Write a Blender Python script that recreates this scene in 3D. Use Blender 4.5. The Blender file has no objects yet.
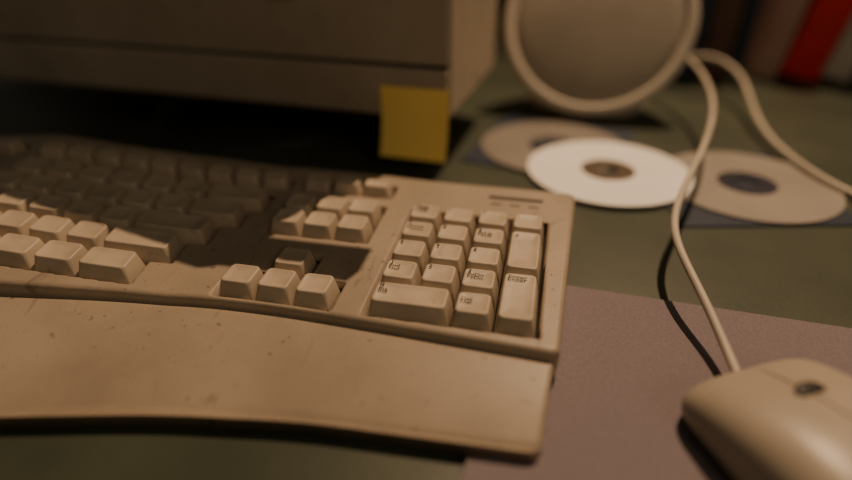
import bpy, math, random
import numpy as np
from mathutils import Vector, Matrix
random.seed(3)
S=0.001
scene=bpy.context.scene
COL=scene.collection

# ---------------- materials ----------------
def mat(name,color,rough=0.55,color2=None,nscale=30,bump=0.0,bscale=400,spec=0.4,metal=0.0,detail=6,lo=0.35,hi=0.7,specks=0.0,speckcol=(0.03,0.02,0.012),grime=0.0):
    m=bpy.data.materials.new(name);m.use_nodes=True
    nt=m.node_tree;b=nt.nodes['Principled BSDF']
    b.inputs['Roughness'].default_value=rough
    b.inputs['Metallic'].default_value=metal
    b.inputs['Specular IOR Level'].default_value=spec
    tc=nt.nodes.new('ShaderNodeTexCoord')
    c2=color2 or tuple(x*0.8 for x in color)
    n=nt.nodes.new('ShaderNodeTexNoise');n.inputs['Scale'].default_value=nscale;n.inputs['Detail'].default_value=detail
    nt.links.new(tc.outputs['Object'],n.inputs['Vector'])
    r=nt.nodes.new('ShaderNodeValToRGB')
    r.color_ramp.elements[0].position=lo;r.color_ramp.elements[1].position=hi
    r.color_ramp.elements[0].color=(*c2,1);r.color_ramp.elements[1].color=(*color,1)
    nt.links.new(n.outputs['Fac'],r.inputs['Fac'])
    out=r.outputs['Color']
    def layer(out,scale,p0,p1,amt,vec=None,detail=3,dist=0):
        n2=nt.nodes.new('ShaderNodeTexNoise');n2.inputs['Scale'].default_value=scale;n2.inputs['Detail'].default_value=detail;n2.inputs['Distortion'].default_value=dist
        if vec:
            mp=nt.nodes.new('ShaderNodeMapping');mp.inputs['Scale'].default_value=vec;mp.inputs['Rotation'].default_value=(0,0,.5)
            nt.links.new(tc.outputs['Object'],mp.inputs['Vector']);nt.links.new(mp.outputs['Vector'],n2.inputs['Vector'])
        else:nt.links.new(tc.outputs['Object'],n2.inputs['Vector'])
        r2=nt.nodes.new('ShaderNodeValToRGB');r2.color_ramp.elements[0].position=p0;r2.color_ramp.elements[1].position=p1
        r2.color_ramp.elements[0].color=(0,0,0,1);r2.color_ramp.elements[1].color=(amt,amt,amt,1)
        nt.links.new(n2.outputs['Fac'],r2.inputs['Fac'])
        mx=nt.nodes.new('ShaderNodeMix');mx.data_type='RGBA'
        nt.links.new(r2.outputs['Color'],mx.inputs['Factor']);nt.links.new(out,mx.inputs['A'])
        mx.inputs['B'].default_value=(*speckcol,1);return mx.outputs['Result']
    if specks>0:out=layer(out,260,.67,.73,specks)
    if grime>0:
        out=layer(out,90,.67,.74,grime,(1,.22,1),2,1.0)
        out=layer(out,45,.5,.8,grime*.4,None,8,.5)
    nt.links.new(out,b.inputs['Base Color'])
    if bump>0:
        nb=nt.nodes.new('ShaderNodeTexNoise');nb.inputs['Scale'].default_value=bscale;nb.inputs['Detail'].default_value=3
        nt.links.new(tc.outputs['Object'],nb.inputs['Vector'])
        bp=nt.nodes.new('ShaderNodeBump');bp.inputs['Strength'].default_value=bump;bp.inputs['Distance'].default_value=0.0004
        nt.links.new(nb.outputs['Fac'],bp.inputs['Height']);nt.links.new(bp.outputs['Normal'],b.inputs['Normal'])
    return m

M_case=mat('aged_beige_plastic',(0.38,0.31,0.235),0.45,(0.30,0.245,0.185),nscale=18,bump=0.35,bscale=900,specks=0.5,grime=.32)
M_key=mat('keycap_plastic',(0.52,0.435,0.335),0.42,(0.42,0.35,0.265),nscale=60,bump=0.2,bscale=1200,specks=0.2,grime=.2)
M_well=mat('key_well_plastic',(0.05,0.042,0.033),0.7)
M_legend=mat('legend_ink',(0.02,0.017,0.014),0.7)
M_mon=mat('monitor_plastic',(0.42,0.355,0.27),0.55,(0.33,0.275,0.21),nscale=9,bump=0.3,bscale=700,grime=.3)
M_dark=mat('dark_plastic',(0.02,0.02,0.018),0.5)
M_screen=mat('crt_glass',(0.012,0.016,0.015),0.08,spec=0.6)
M_note=mat('yellow_paper',(0.97,0.74,0.22),0.8,(0.94,0.69,0.18))
M_pad=mat('mousepad_fabric',(0.235,0.200,0.220),0.95,(0.185,0.158,0.175),nscale=900,bump=0.8,bscale=1500,spec=0.1)
M_mouse=mat('mouse_plastic',(0.42,0.365,0.295),0.38,(0.35,0.305,0.245),nscale=25,bump=0.15,bscale=900)
M_cable=mat('cable_rubber',(0.56,0.50,0.41),0.5,(0.46,0.41,0.34))
M_ring=mat('speaker_plastic',(0.54,0.49,0.41),0.45,(0.48,0.43,0.36))
M_desk=mat('green_laminate',(0.066,0.078,0.053),0.42,(0.044,0.053,0.038),nscale=14,bump=0.25,bscale=300,spec=0.35)
M_wall=mat('wall_paint',(0.12,0.08,0.055),0.9,(0.09,0.06,0.042),nscale=4)
M_floor=mat('wood_floor',(0.10,0.06,0.035),0.6,(0.07,0.04,0.025),nscale=6)
M_cdlabel=mat('white_disc_label',(0.90,0.90,0.88),0.35,(0.84,0.83,0.80))
M_cdbrown=mat('grey_disc_label',(0.35,0.32,0.285),0.3,(0.28,0.258,0.23),nscale=12)
M_cddull=mat('dull_disc_label',(0.25,0.225,0.20),0.35,(0.20,0.182,0.16),nscale=12)
M_hub=mat('disc_hub',(0.045,0.05,0.07),0.25)
M_hubl=mat('label_hub_ring',(0.12,0.09,0.07),0.3)
M_navy=mat('navy_card',(0.020,0.032,0.062),0.5)
M_red=mat('red_card',(0.62,0.012,0.018),0.45,(0.50,0.010,0.014))
M_white=mat('white_card',(0.55,0.49,0.43),0.6)
M_pink=mat('pink_card',(0.40,0.25,0.21),0.6)
M_brown=mat('brown_card',(0.09,0.05,0.035),0.6)
M_blocker=mat('shadow_blocker_wood',(0.35,0.22,0.08),0.8)  # for the unseen bar added to cast a shadow
M_grille=mat('grille_cloth',(0.34,0.305,0.25),0.8,(0.29,0.26,0.215),nscale=20)
nt=M_grille.node_tree
v=nt.nodes.new('ShaderNodeTexVoronoi');v.inputs['Scale'].default_value=420
bp=nt.nodes.new('ShaderNodeBump');bp.inputs['Strength'].default_value=0.5;bp.inputs['Distance'].default_value=0.0006
tc=nt.nodes.new('ShaderNodeTexCoord');nt.links.new(tc.outputs['Object'],v.inputs['Vector'])
nt.links.new(v.outputs['Distance'],bp.inputs['Height']);nt.links.new(bp.outputs['Normal'],nt.nodes['Principled BSDF'].inputs['Normal'])

# ---------------- helpers ----------------
def empty(name,loc=(0,0,0),rot=(0,0,0)):
    e=bpy.data.objects.new(name,None);COL.objects.link(e)
    e.location=[a*S for a in loc];e.rotation_euler=rot;e.empty_display_size=0.02
    return e
def mesh(name,verts,faces,mats,parent=None,loc=(0,0,0),rot=(0,0,0),smooth=True,fm=None,bevel=0,seg=2,auto=None):
    me=bpy.data.meshes.new(name)
    me.from_pydata([tuple(float(c)*S for c in v) for v in verts],[],faces);me.validate();me.update()
    if not isinstance(mats,(list,tuple)):mats=[mats]
    for m in mats:me.materials.append(m)
    if fm is not None:
        for i,p in enumerate(me.polygons):p.material_index=fm[i]
    for p in me.polygons:p.use_smooth=smooth
    o=bpy.data.objects.new(name,me);COL.objects.link(o)
    o.location=[a*S for a in loc];o.rotation_euler=rot
    if parent:o.parent=parent
    if bevel>0:
        b=o.modifiers.new('bevel','BEVEL');b.width=bevel*S;b.segments=seg;b.limit_method='ANGLE';b.angle_limit=math.radians(35)
    return o
def box(name,x0,x1,y0,y1,z0,z1,m,parent=None,loc=(0,0,0),rot=(0,0,0),bevel=1):
    V=[(x0,y0,z0),(x1,y0,z0),(x1,y1,z0),(x0,y1,z0),(x0,y0,z1),(x1,y0,z1),(x1,y1,z1),(x0,y1,z1)]
    F=[(0,3,2,1),(4,5,6,7),(0,1,5,4),(1,2,6,5),(2,3,7,6),(3,0,4,7)]
    return mesh(name,V,F,m,parent,loc,rot,smooth=False,bevel=bevel)
def rrect(w,h,r,n=4):
    r=min(r,w/2-.01,h/2-.01);P=[]
    for cx,cy,a0 in ((w/2-r,h/2-r,0),(-w/2+r,h/2-r,90),(-w/2+r,-h/2+r,180),(w/2-r,-h/2+r,270)):
        for i in range(n+1):
            a=math.radians(a0+90*i/n);P.append((cx+r*math.cos(a),cy+r*math.sin(a)))
    return P
def loft(rings,V,F,cap0=False,cap1=True):
    n=len(rings[0]);b=len(V)
    for r in rings:V.extend(r)
    for k in range(len(rings)-1):
        for i in range(n):
            j=(i+1)%n;F.append((b+k*n+i,b+k*n+j,b+(k+1)*n+j,b+(k+1)*n+i))
    if cap1:F.append(tuple(b+(len(rings)-1)*n+i for i in range(n)))
    if cap0:F.append(tuple(b+i for i in reversed(range(n))))
def tube(name,pts,r,m,parent=None):
    cu=bpy.data.curves.new(name,'CURVE');cu.dimensions='3D';cu.bevel_depth=r*S;cu.bevel_resolution=5;cu.resolution_u=16
    sp=cu.splines.new('NURBS');sp.points.add(len(pts)-1)
    for p,q in zip(sp.points,pts):p.co=(q[0]*S,q[1]*S,q[2]*S,1)
    sp.order_u=4;sp.use_endpoint_u=True
    cu.materials.append(m)
    o=bpy.data.objects.new(name,cu);COL.objects.link(o)
    bpy.context.view_layer.update()
    me=bpy.data.meshes.new_from_object(o.evaluated_get(bpy.context.evaluated_depsgraph_get()))
    o2=bpy.data.objects.new(name,me);bpy.data.objects.remove(o);COL.objects.link(o2);o2.name=name
    for p in me.polygons:p.use_smooth=True
    if parent:o2.parent=parent
    return o2
def disc_lathe(profile,n=64):
    V=[];F=[]
    for (r,z) in profile:
        for i in range(n):
            a=2*math.pi*i/n;V.append((r*math.cos(a),r*math.sin(a),z))
    for k in range(len(profile)-1):
        for i in range(n):
            j=(i+1)%n;F.append((k*n+i,k*n+j,(k+1)*n+j,(k+1)*n+i))
    return V,F

# ---------------- camera ----------------
cp=[61.702,-269.485,146.007+30,-0.223,0.537,-0.009];FP=560
yaw,pit,roll=cp[3:]
f=np.array([np.sin(yaw)*np.cos(pit),np.cos(yaw)*np.cos(pit),-np.sin(pit)])
r0=np.array([np.cos(yaw),-np.sin(yaw),0]);u0=np.cross(r0,f)
R=r0*np.cos(roll)+u0*np.sin(roll);Uv=-r0*np.sin(roll)+u0*np.cos(roll)
cam=bpy.data.cameras.new('camera');co=bpy.data.objects.new('camera',cam);COL.objects.link(co)
M=Matrix(((R[0],Uv[0],-f[0],cp[0]*S),(R[1],Uv[1],-f[1],cp[1]*S),(R[2],Uv[2],-f[2],cp[2]*S),(0,0,0,1)))
co.matrix_world=M
cam.sensor_width=36;cam.lens=36*FP/852;cam.clip_start=0.01
cam.dof.use_dof=True;cam.dof.focus_distance=0.270;cam.dof.aperture_fstop=1.8
scene.camera=co

# ---------------- room ----------------
box('floor',-1500,1500,-1500,1300,-780,-750,M_floor,bevel=0)
box('wall_back',-1500,1500,1200,1240,-750,1700,M_wall,bevel=0)
dk=empty('desk')
box('desk_top',-800,800,-420,900,-28,0,M_desk,dk,bevel=3)
for i,(x,y) in enumerate(((-760,-380),(760,-380),(-760,860),(760,860))):
    box('leg_%d'%(i+1),x-25,x+25,y-25,y+25,-750,-28,M_desk,dk,bevel=2)

# ---------------- keyboard ----------------
kb=empty('ergonomic_keyboard',(0,0,30),(0.05,0,0))
kb.scale=(1,.96,1)
XC=-262
def hump(x):
    d=max(0.0,min(1.0,(-105-x)/157.0)) if x>=XC else max(0.0,min(1.0,(-105-(2*XC-x))/157.0))
    return 7*d*d*(3-2*d)+11*d
def smoothcurve(P):
    xs=np.array([p[0] for p in P],float);ys=np.array([p[1] for p in P],float)
    X=np.linspace(xs[0],xs[-1],400);Y=np.interp(X,xs,ys)
    k=np.ones(41)/41;Yp=np.pad(Y,20,mode='edge');Y2=np.convolve(Yp,k,'valid')
    return X,Y2
JX,JY=smoothcurve([(XC,-120),(-215,-117),(-174,-107),(-130,-96),(-89,-90),(-50,-89),(0,-91),(40,-93),(84,-95)])
PX,PY=smoothcurve([(XC,-192),(-190,-182),(-132,-166),(-75,-152),(-17,-143),(43,-140),(84,-138)])
BX,BY=smoothcurve([(XC,38),(-210,40),(-150,50),(-100,55),(-60,55),(0,51),(84,51)])
def jy(x):
    x=2*XC-x if x<XC else x
    return float(np.interp(x,JX,JY))
def py(x):
    x=2*XC-x if x<XC else x
    return float(np.interp(x,PX,PY))
def by(x):
    x=2*XC-x if x<XC else x
    return float(np.interp(x,BX,BY))
TH=0.17
rows=[
 (-129,-79,19,[27,22,22,24,60]),
 (-120,-58,19,[37,19.5,19.5,19.5,19.5,19.5]),
 (-112,-37.5,19,[41,19.5,19.5,19.5,19.5,19.5]),
 (-104,-17,19,[30,19.5,19.5,19.5,19.5,19.5,19.5]),
 (-98,3,19,[36,19.5,19.5,19.5,19.5,19.5,19.5]),
 (-94,29,14,[18,18,18,18,18,18,18,18,18]),
]
keys=[];wells=[]
def addrow(xr,yr,h,ws,mirror):
    c,s=math.cos(TH),math.sin(TH);a=0
    for w in ws:
        cx=xr-(a+w/2)*c;cy=yr-(a+w/2)*s*0.75
        if xr-(a+w)*c<XC+4:
            break
        if mirror:keys.append((2*XC-cx,cy,w,h,-TH*.75,None))
        else:keys.append((cx,cy,w,h,TH*.75,None))
        a+=w
    cx=xr-a/2*c;cy=yr-a/2*s*.75
    wells.append(((2*XC-cx) if mirror else cx,cy,a/2+1.2,h/2+1.2,(-1 if mirror else 1)*TH*.75))
for r in rows:
    addrow(*r,False);addrow(*r,True)
leg={(0,-57):"1\nEnd",(19,-57):"2",(38,-57):"3\nPgDn",(0,-38):"4",(19,-38):"5",(38,-38):"6",(0,-19):"7\nHome",(19,-19):"8",(38,-19):"9\nPgUp",(0,0):"Num\nLock",(19,0):"/",(38,0):"*"}
for y in (0,-19,-38,-57):
    for x in (0,19,38):keys.append((x,y,19,19,0,leg[(x,y)]))
keys+=[(57,0,19,19,0,"-"),(57,-28.5,19,38,0,"+"),(57,-66.5,19,38,0,"Enter"),(9.5,-76,38,19,0,"0\nIns"),(38,-76,19,19,0,".\nDel")]
wells.append((28.5,-38,39.2,48.7,0))
for x in (-74.2,-55.2,-36.2):
    keys.append((x,0,19,19,0,None));keys.append((x,-19,19,19,0,None));keys.append((x,-76,19,19,0,None));keys.append((x,29,19,14,0,None))
keys.append((-55.2,-57,19,19,0,None))
wells+=[(-55.2,-9.5,29.7,20.2,0),(-55.2,-76,29.7,10.7,0),(-55.2,-66,10.7,20.2,0),(-55.2,29,29.7,8,0)]
W=np.array(wells)
def welld(x,y):
    dx=x-W[:,0];dy=y-W[:,1];c=np.cos(W[:,4]);s=np.sin(W[:,4])
    a=np.abs(dx*c+dy*s)-W[:,2];b=np.abs(-dx*s+dy*c)-W[:,3]
    o=np.hypot(np.maximum(a,0),np.maximum(b,0))+np.minimum(np.maximum(a,b),0)
    return float(o.min())
XR,XL=83,2*XC-83
def taper(x,y,k=.045):
    amt=k*max(0,50-y)
    xm=XR-22
    if x>xm:return x-amt*(x-xm)/22
    xm=XL+22
    if x<xm:return x+amt*(xm-x)/22
    return x
nx=660;ny=190
V=[];F=[];fm=[]
xs=np.concatenate([XL+np.array([0,.6,1.5,3]),np.linspace(XL+4,XR-4,nx-8),XR-np.array([3,1.5,.6,0])])
nx=len(xs)
vs=np.concatenate([[0,.003,.008,.015],np.linspace(.022,.978,ny-8),[.985,.992,.997,1]])
ny=len(vs)
D=[]
for x in xs:
    xe=min(x-XL,XR-x)
    cr=max(0,7-xe);inset=7-math.sqrt(max(0,49-cr*cr)) if cr>0 else 0
    y0=jy(x)+inset*.5;y1=by(x)-inset
    hz=hump(x)
    for t in vs:
        y=y0+(y1-y0)*t
        e=min(xe,(y-y0),(y1-y))
        z=-6.0+hz
        if e<3:z-=3*(1-math.sqrt(max(0,1-(1-e/3)**2)))
        X=taper(x,y)
        d=welld(X,y);D.append(d)
        k=max(0,min(1,(-d+.5)/1.6));z-=7.5*k*k*(3-2*k)
        V.append((X,y,z))
def idx(i,j):return i*ny+j
for i in range(nx-1):
    for j in range(ny-1):
        F.append((idx(i,j),idx(i+1,j),idx(i+1,j+1),idx(i,j+1)))
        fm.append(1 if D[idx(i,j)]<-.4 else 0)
per=[idx(i,0) for i in range(nx)]+[idx(nx-1,j) for j in range(1,ny)]+[idx(i,ny-1) for i in range(nx-2,-1,-1)]+[idx(0,j) for j in range(ny-2,0,-1)]
b=len(V)
for q in per:
    x,y,z=V[q];V.append((x,y,-24.5-y*0.05))
n=len(per)
for i in range(n):
    j=(i+1)%n;F.append((per[i],b+i,b+j,per[j]));fm.append(0)
F.append(tuple(b+i for i in range(n)));fm.append(0)
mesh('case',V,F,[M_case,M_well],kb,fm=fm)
V=[];F=[]
XR2=75;XL2=2*XC-75
xs=np.concatenate([XL2+np.array([0,.6,1.5,3]),np.linspace(XL2+4,XR2-4,150),XR2-np.array([3,1.5,.6,0])]);nx=len(xs)
ts=np.concatenate([[0,.02,.05,.1],np.linspace(.15,.9,24),[.95,.975,.99,1]]);ny=len(ts)
for x in xs:
    xe=min(x-XL2,XR2-x);y0=py(x);y1=jy(x)-0.6
    if xe<4:y0+=(4-math.sqrt(16-(4-xe)**2))
    for t in ts:
        y=y0+(y1-y0)*t;e=min(xe,y1-y)
        z=-10.5-6.5*(1-t)**1.6+hump(x)*(0.75-.35*(1-t))
        ef=y-y0
        if e<2:z-=2*(1-math.sqrt(max(0,1-(1-e/2)**2)))
        if ef<5:z-=4*(1-math.sqrt(max(0,1-(1-ef/5)**2)))
        lean=.07*(-90-y) if y<-90 else 0
        X=x-lean if x>XR2-8 else (x+lean if x<XL2+8 else x)
        V.append((X,y,z))
for i in range(nx-1):
    for j in range(ny-1):F.append((idx(i,j),idx(i+1,j),idx(i+1,j+1),idx(i,j+1)))
per=[idx(i,0) for i in range(nx)]+[idx(nx-1,j) for j in range(1,ny)]+[idx(i,ny-1) for i in range(nx-2,-1,-1)]+[idx(0,j) for j in range(ny-2,0,-1)]
b=len(V);n=len(per)
for q in per:
    x,y,z=V[q];V.append((x,y+(1.5 if y<jy(x)-20 else 0),-19.0-(y+90)*0.05))
for i in range(n):
    j=(i+1)%n;F.append((per[i],b+i,b+j,per[j]))
F.append(tuple(b+i for i in range(n)))
mesh('palm_rest',V,F,M_case,kb)
for i,(x,y) in enumerate(((60,-80),(XL+25,-80),(60,35),(XL+25,35))):
    box('foot_%d'%(i+1),x-12,x+12,y-6,y+6,(-27.8 if x>0 else -29.8)-y*.05,-22-y*.05,M_dark,kb,bevel=.5)
V=[];F=[]
for (cx,cy,w,h,rot,lg) in keys:
    hz=hump(cx) if cx<-100 else 0
    sl=(hump(cx+2)-hump(cx-2))/4 if cx<-100 else 0
    c,s=math.cos(rot),math.sin(rot)
    jz=random.uniform(-.25,.1);jt=random.uniform(-.012,.012)
    def ring(W2,H2,r,z,oy=0):
        out=[]
        for (px,pyy) in rrect(W2,H2,r):
            pyy+=oy;out.append((cx+px*c-pyy*s,cy+px*s+pyy*c,z+hz+jz+(sl+jt)*(px*c-pyy*s)))
        return out
    rg=[ring(w-1.1,h-1.1,1.2,-12.5),ring(w-1.3,h-1.3,1.4,-9),ring(w-4.1,h-4.2,2.4,-1.1,.6),ring(w-4.6,h-4.8,2.3,-.4,.7),ring(w-5.4,h-5.6,2,-.1,.7),ring(w-6.6,h-6.8,1.8,-.35,.7),ring((w-7)*.5,(h-7)*.5,1.2,-.8,.7)]
    loft(rg,V,F)
mesh('keycaps',V,F,M_key,kb)
for (cx,cy,w,h,rot,lg) in keys:
    if not lg:continue
    fc=bpy.data.curves.new('legend','FONT');fc.body=lg;fc.size=(4.1 if h>20 or w>20 else 3.6)*S;fc.space_line=.85;fc.offset=.00007
    fc.materials.append(M_legend)
    o=bpy.data.objects.new('legend_'+lg[0],fc);COL.objects.link(o);bpy.context.view_layer.update()
    me=bpy.data.meshes.new_from_object(o.evaluated_get(bpy.context.evaluated_depsgraph_get()))
    bpy.data.objects.remove(o);o=bpy.data.objects.new('legend',me);COL.objects.link(o)
    o.parent=kb;o.location=((cx-w/2+3.7)*S,(cy+h/2-(7.0 if h>20 else 5.6))*S,0.0003)
for i in range(3):
    box('indicator_%d'%(i+1),34+i*11,40+i*11,26,27.4,-6.2,-5.9,M_legend,kb,bevel=0)
box('badge',32,64,33,37,-6.2,-5.8,M_well,kb,bevel=.2)

# ---------------- monitor ----------------
MR=math.radians(-5)
mo=empty('crt_monitor',(-6,110,0),(0,0,MR))
Wm=430;z0,z1=45,322
def rr3(x0,x1,za,zb,r,y):
    return [((x0+x1)/2+px,y,(za+zb)/2+pz) for px,pz in rrect(x1-x0,zb-za,r,5)]
V=[];F=[]
loft([rr3(-Wm+90,-90,z0+28,z1-45,20,360),rr3(-Wm+85,-85,z0+25,z1-40,20,350),rr3(-Wm+40,-40,z0+8,z1-12,12,175),rr3(-Wm+4,-4,z0+1,z1-1,5,158),rr3(-Wm,0,z0,z1,4,154),rr3(-Wm,0,z0,z1,4,3),rr3(-Wm+3,-3,z0+3,z1-3,4,0),rr3(-Wm+50,-50,z0+92,z1-18,12,0),rr3(-Wm+62,-62,z0+100,z1-26,14,12)],V,F,cap0=True,cap1=False)
mesh('shell',V,F,M_mon,mo,smooth=False)
V=[];F=[]
loft([rr3(-Wm+60,-60,z0+98,z1-24,14,12),rr3(-Wm+90,-90,z0+112,z1-38,20,8),rr3(-Wm+180,-180,z0+140,z1-60,20,6)],V,F)
mesh('screen',V,F,M_screen,mo)
box('bezel_groove',-Wm+2,-2,-.6,2,z0+36,z0+38,M_dark,mo,bevel=0)
box('bezel_lip',-Wm+1,-1,-4,1,z0+1,z0+35,M_mon,mo,bevel=2)
box('power_button',-130,-108,-7,0,z0+80,z0+90,M_mon,mo,bevel=1.5)
V,F=disc_lathe([(30,z0+2),(60,z0-4),(75,18),(120,8),(125,0.2)],48)
mesh('swivel_stand',V,F,M_dark,mo,loc=(-215,130,0))
V=[];F=[]
for i in range(13):
    t=i/12;z=z0+23-50*t;y=-5.2-5*max(0,t-.4)**2*4
    V+= [(-50,y,z),(0,y,z),(-50,y+.25,z),(0,y+.25,z)]
for i in range(12):
    a=i*4;F+=[(a,a+1,a+5,a+4),(a+2,a+6,a+7,a+3)]
nn=empty('sticky_note',(-6,110,0),(0,0,MR))
mesh('paper',V,F,M_note,nn)
bo=empty('shadow_blocker',(0,0,z1))  # unseen bar added on top of the monitor to cast the wedge shadow
for i in range(3):
    box('blocker_slat_%d'%(i+1),-190,51,122+i*5.2,126.8+i*5.2,.2,12,M_blocker,bo,bevel=.5)

# ---------------- mousepad ----------------
V=[];F=[];pr=rrect(260,220,8,6)
loft([[(a,b_,.1) for a,b_ in pr],[(a,b_,1.7) for a,b_ in pr],[(a*.998,b_*.998,2.0) for a,b_ in pr]],V,F,cap0=True)
mesh('mousepad',V,F,M_pad,None,loc=(176,-131,0),rot=(0,0,math.radians(-3.5)),smooth=False)

# ---------------- mouse ----------------
ang=math.atan2(.50,.866)
ms=empty('computer_mouse',(147,-78,2.1),(0,0,ang))
V=[];F=[];NS=64;NC=48
Lm=114
def mtop(s):
    return (13+18*math.sin(math.pi*min(1,(s*.85+.06))))*(max(0,1-abs(2*s-1)**16))**.35
rings=[]
for i in range(NS+1):
    t=i/NS
    s=0.5-0.5*math.cos(math.pi*t)
    e1=17.0 if s<.5 else 3.6
    wid=35*(max(0,1-abs(2*s-1)**e1))**(1/2.4)*(.94+.1*s)
    wid=max(wid,.3);hh=max(mtop(s),.8)
    y=-Lm*s
    rg=[]
    for k in range(NC):
        a=2*math.pi*k/NC
        ca,sa=math.cos(a),math.sin(a);e=2/3.6
        px=wid*math.copysign(abs(ca)**e,ca)
        if sa>=0:pz=5+(hh-5)*sa**.65
        else:pz=5-4.6*abs(sa)**.5
        if hh<6:pz=min(pz,hh)
        if pz<9:px*=.92+.08*max(0,pz)/9
        rg.append((px,y,max(.2,pz)))
    rings.append(rg)
loft(rings,V,F,cap0=True,cap1=True)
mesh('body',V,F,M_mouse,ms)
tube('button_split',[(0,-Lm*s,mtop(s)) for s in np.linspace(.03,.42,10)],.3,M_dark,ms)
V,F=disc_lathe([(0.1,.7),(4.5,.65),(6,.3),(6.6,-.8)],32)
V=[(x*1.0,y*.75,z) for x,y,z in V]
mesh('scroll_wheel',V,F,M_dark,ms,loc=(1,-29,mtop(.25)-.05),rot=(.25,0,0))
mc=[(150,410,4),(160,385,30),(178,345,52),(190,300,50),(193,224,42),(176,147,38),(153,80,34),(137,36,30),(132,6,27),(136,-22,24),(142,-43,18),(146,-62,13),(148,-82,11)]
tube('mouse_cable',mc,2.0,M_cable)
sc=[(150,420,3),(180,395,25),(205,375,44),(233,372,38),(247,342,28),(242,282,16),(242,226,8),(252,177,5.5),(265,137,4.6),(283,120,3),(301,97,2.8)]
tube('speaker_cable',sc,2.5,M_cable)

# ---------------- speaker ----------------
spk=empty('desktop_speaker',(97,296,0))
tilt=math.radians(27);head=math.radians(-3)
Rm=Matrix.Rotation(head,4,'Z')@Matrix.Rotation(math.radians(90)-tilt,4,'X')
eul=Rm.to_euler()
V,F=disc_lathe([(.5,-62),(30,-60),(55,-48),(72,-28),(80,-8),(85,-3),(86,1),(84,4),(80,5),(77,4.2),(75.5,3.2),(75,-3)],72)
hc=(0,0,84)
mesh('housing',V,F,M_ring,spk,loc=hc,rot=eul)
V,F=disc_lathe([(75.1,1),(73,3),(66,4.6),(57,6.0),(45,7.4),(30,8.6),(15,9.3),(.5,9.5)],72)
mesh('grille',V,F,M_grille,spk,loc=hc,rot=eul)
V,F=disc_lathe([(20,40),(24,20),(38,8),(58,5),(60,.2),(.5,.2)],48)
mesh('foot',V,F,M_ring,spk,loc=(0,38,0))

# ---------------- discs ----------------
def cd(name,x,y,z,m,rot=0):
    e=empty(name,(x,y,z),(0,0,rot))
    V,F=disc_lathe([(20,0),(60,0),(60.2,.6),(60,1.2),(20,1.2),(20,0)],96)
    mesh('disc_surface',V,F,m,e,smooth=False)
    V,F=disc_lathe([(7.5,0),(20,0),(20,1.15),(7.5,1.15),(7.5,0)],64)
    mesh('disc_hub',V,F,M_hub if m is not M_cdlabel else M_hubl,e,smooth=False)
cd('compact_disc',110,142,2.8,M_cdlabel)
cd('compact_disc',207,141,1.4,M_cdbrown)
cd('compact_disc',68,188,1.6,M_cddull)
box('cd_sleeve',-58,58,-60,60,0.1,1.2,M_navy,None,loc=(196,138,0),rot=(0,0,.22),bevel=0)
box('cd_sleeve',-60,60,-60,60,0.1,1.4,M_navy,None,loc=(68,192,0),rot=(0,0,-.2),bevel=0)

# ---------------- background books ----------------
bb=empty('leaning_books',(0,0,0))
items=[(200,445,26,190,M_navy,.0),(228,445,30,170,M_brown,.0),(260,450,14,210,M_navy,.02),(288,452,24,200,M_pink,.12),(316,458,42,230,M_red,.16),(362,462,30,220,M_white,.16),(396,465,40,230,M_brown,.16),(440,468,30,210,M_red,.16)]
for i,(x,y,w,h,m,ln) in enumerate(items):
    box('volume_%d'%(i+1),0,w,0,120,0,h,m,bb,loc=(x,y,w*math.sin(ln)+.2),rot=(0,ln,-.1),bevel=2)

# ---------------- lights ----------------
def lamp(name,kind,loc,tgt,e,col,size=.02,spot=None):
    l=bpy.data.lights.new(name,kind);l.energy=e;l.color=col
    if kind=='AREA':l.size=size
    else:l.shadow_soft_size=size
    o=bpy.data.objects.new(name,l);COL.objects.link(o);o.location=[a*S for a in loc]
    d=Vector(tgt)-Vector(loc);o.rotation_euler=d.to_track_quat('-Z','Y').to_euler()
    if spot:l.spot_size=spot;l.spot_blend=.9
    return o
lamp('ceiling_spot','SPOT',(286,690,1302),(60,30,0),94,(1.0,.66,.39),.005,math.radians(54))
lamp('fill_light','AREA',(750,-900,800),(100,150,0),2.4,(1.0,.72,.46),.5)  # added fill with no known source, brightens the camera-facing sides
w=bpy.data.worlds.new('world');scene.world=w;w.use_nodes=True
w.node_tree.nodes['Background'].inputs[0].default_value=(0.44,0.42,0.32,1)
w.node_tree.nodes['Background'].inputs[1].default_value=0.09
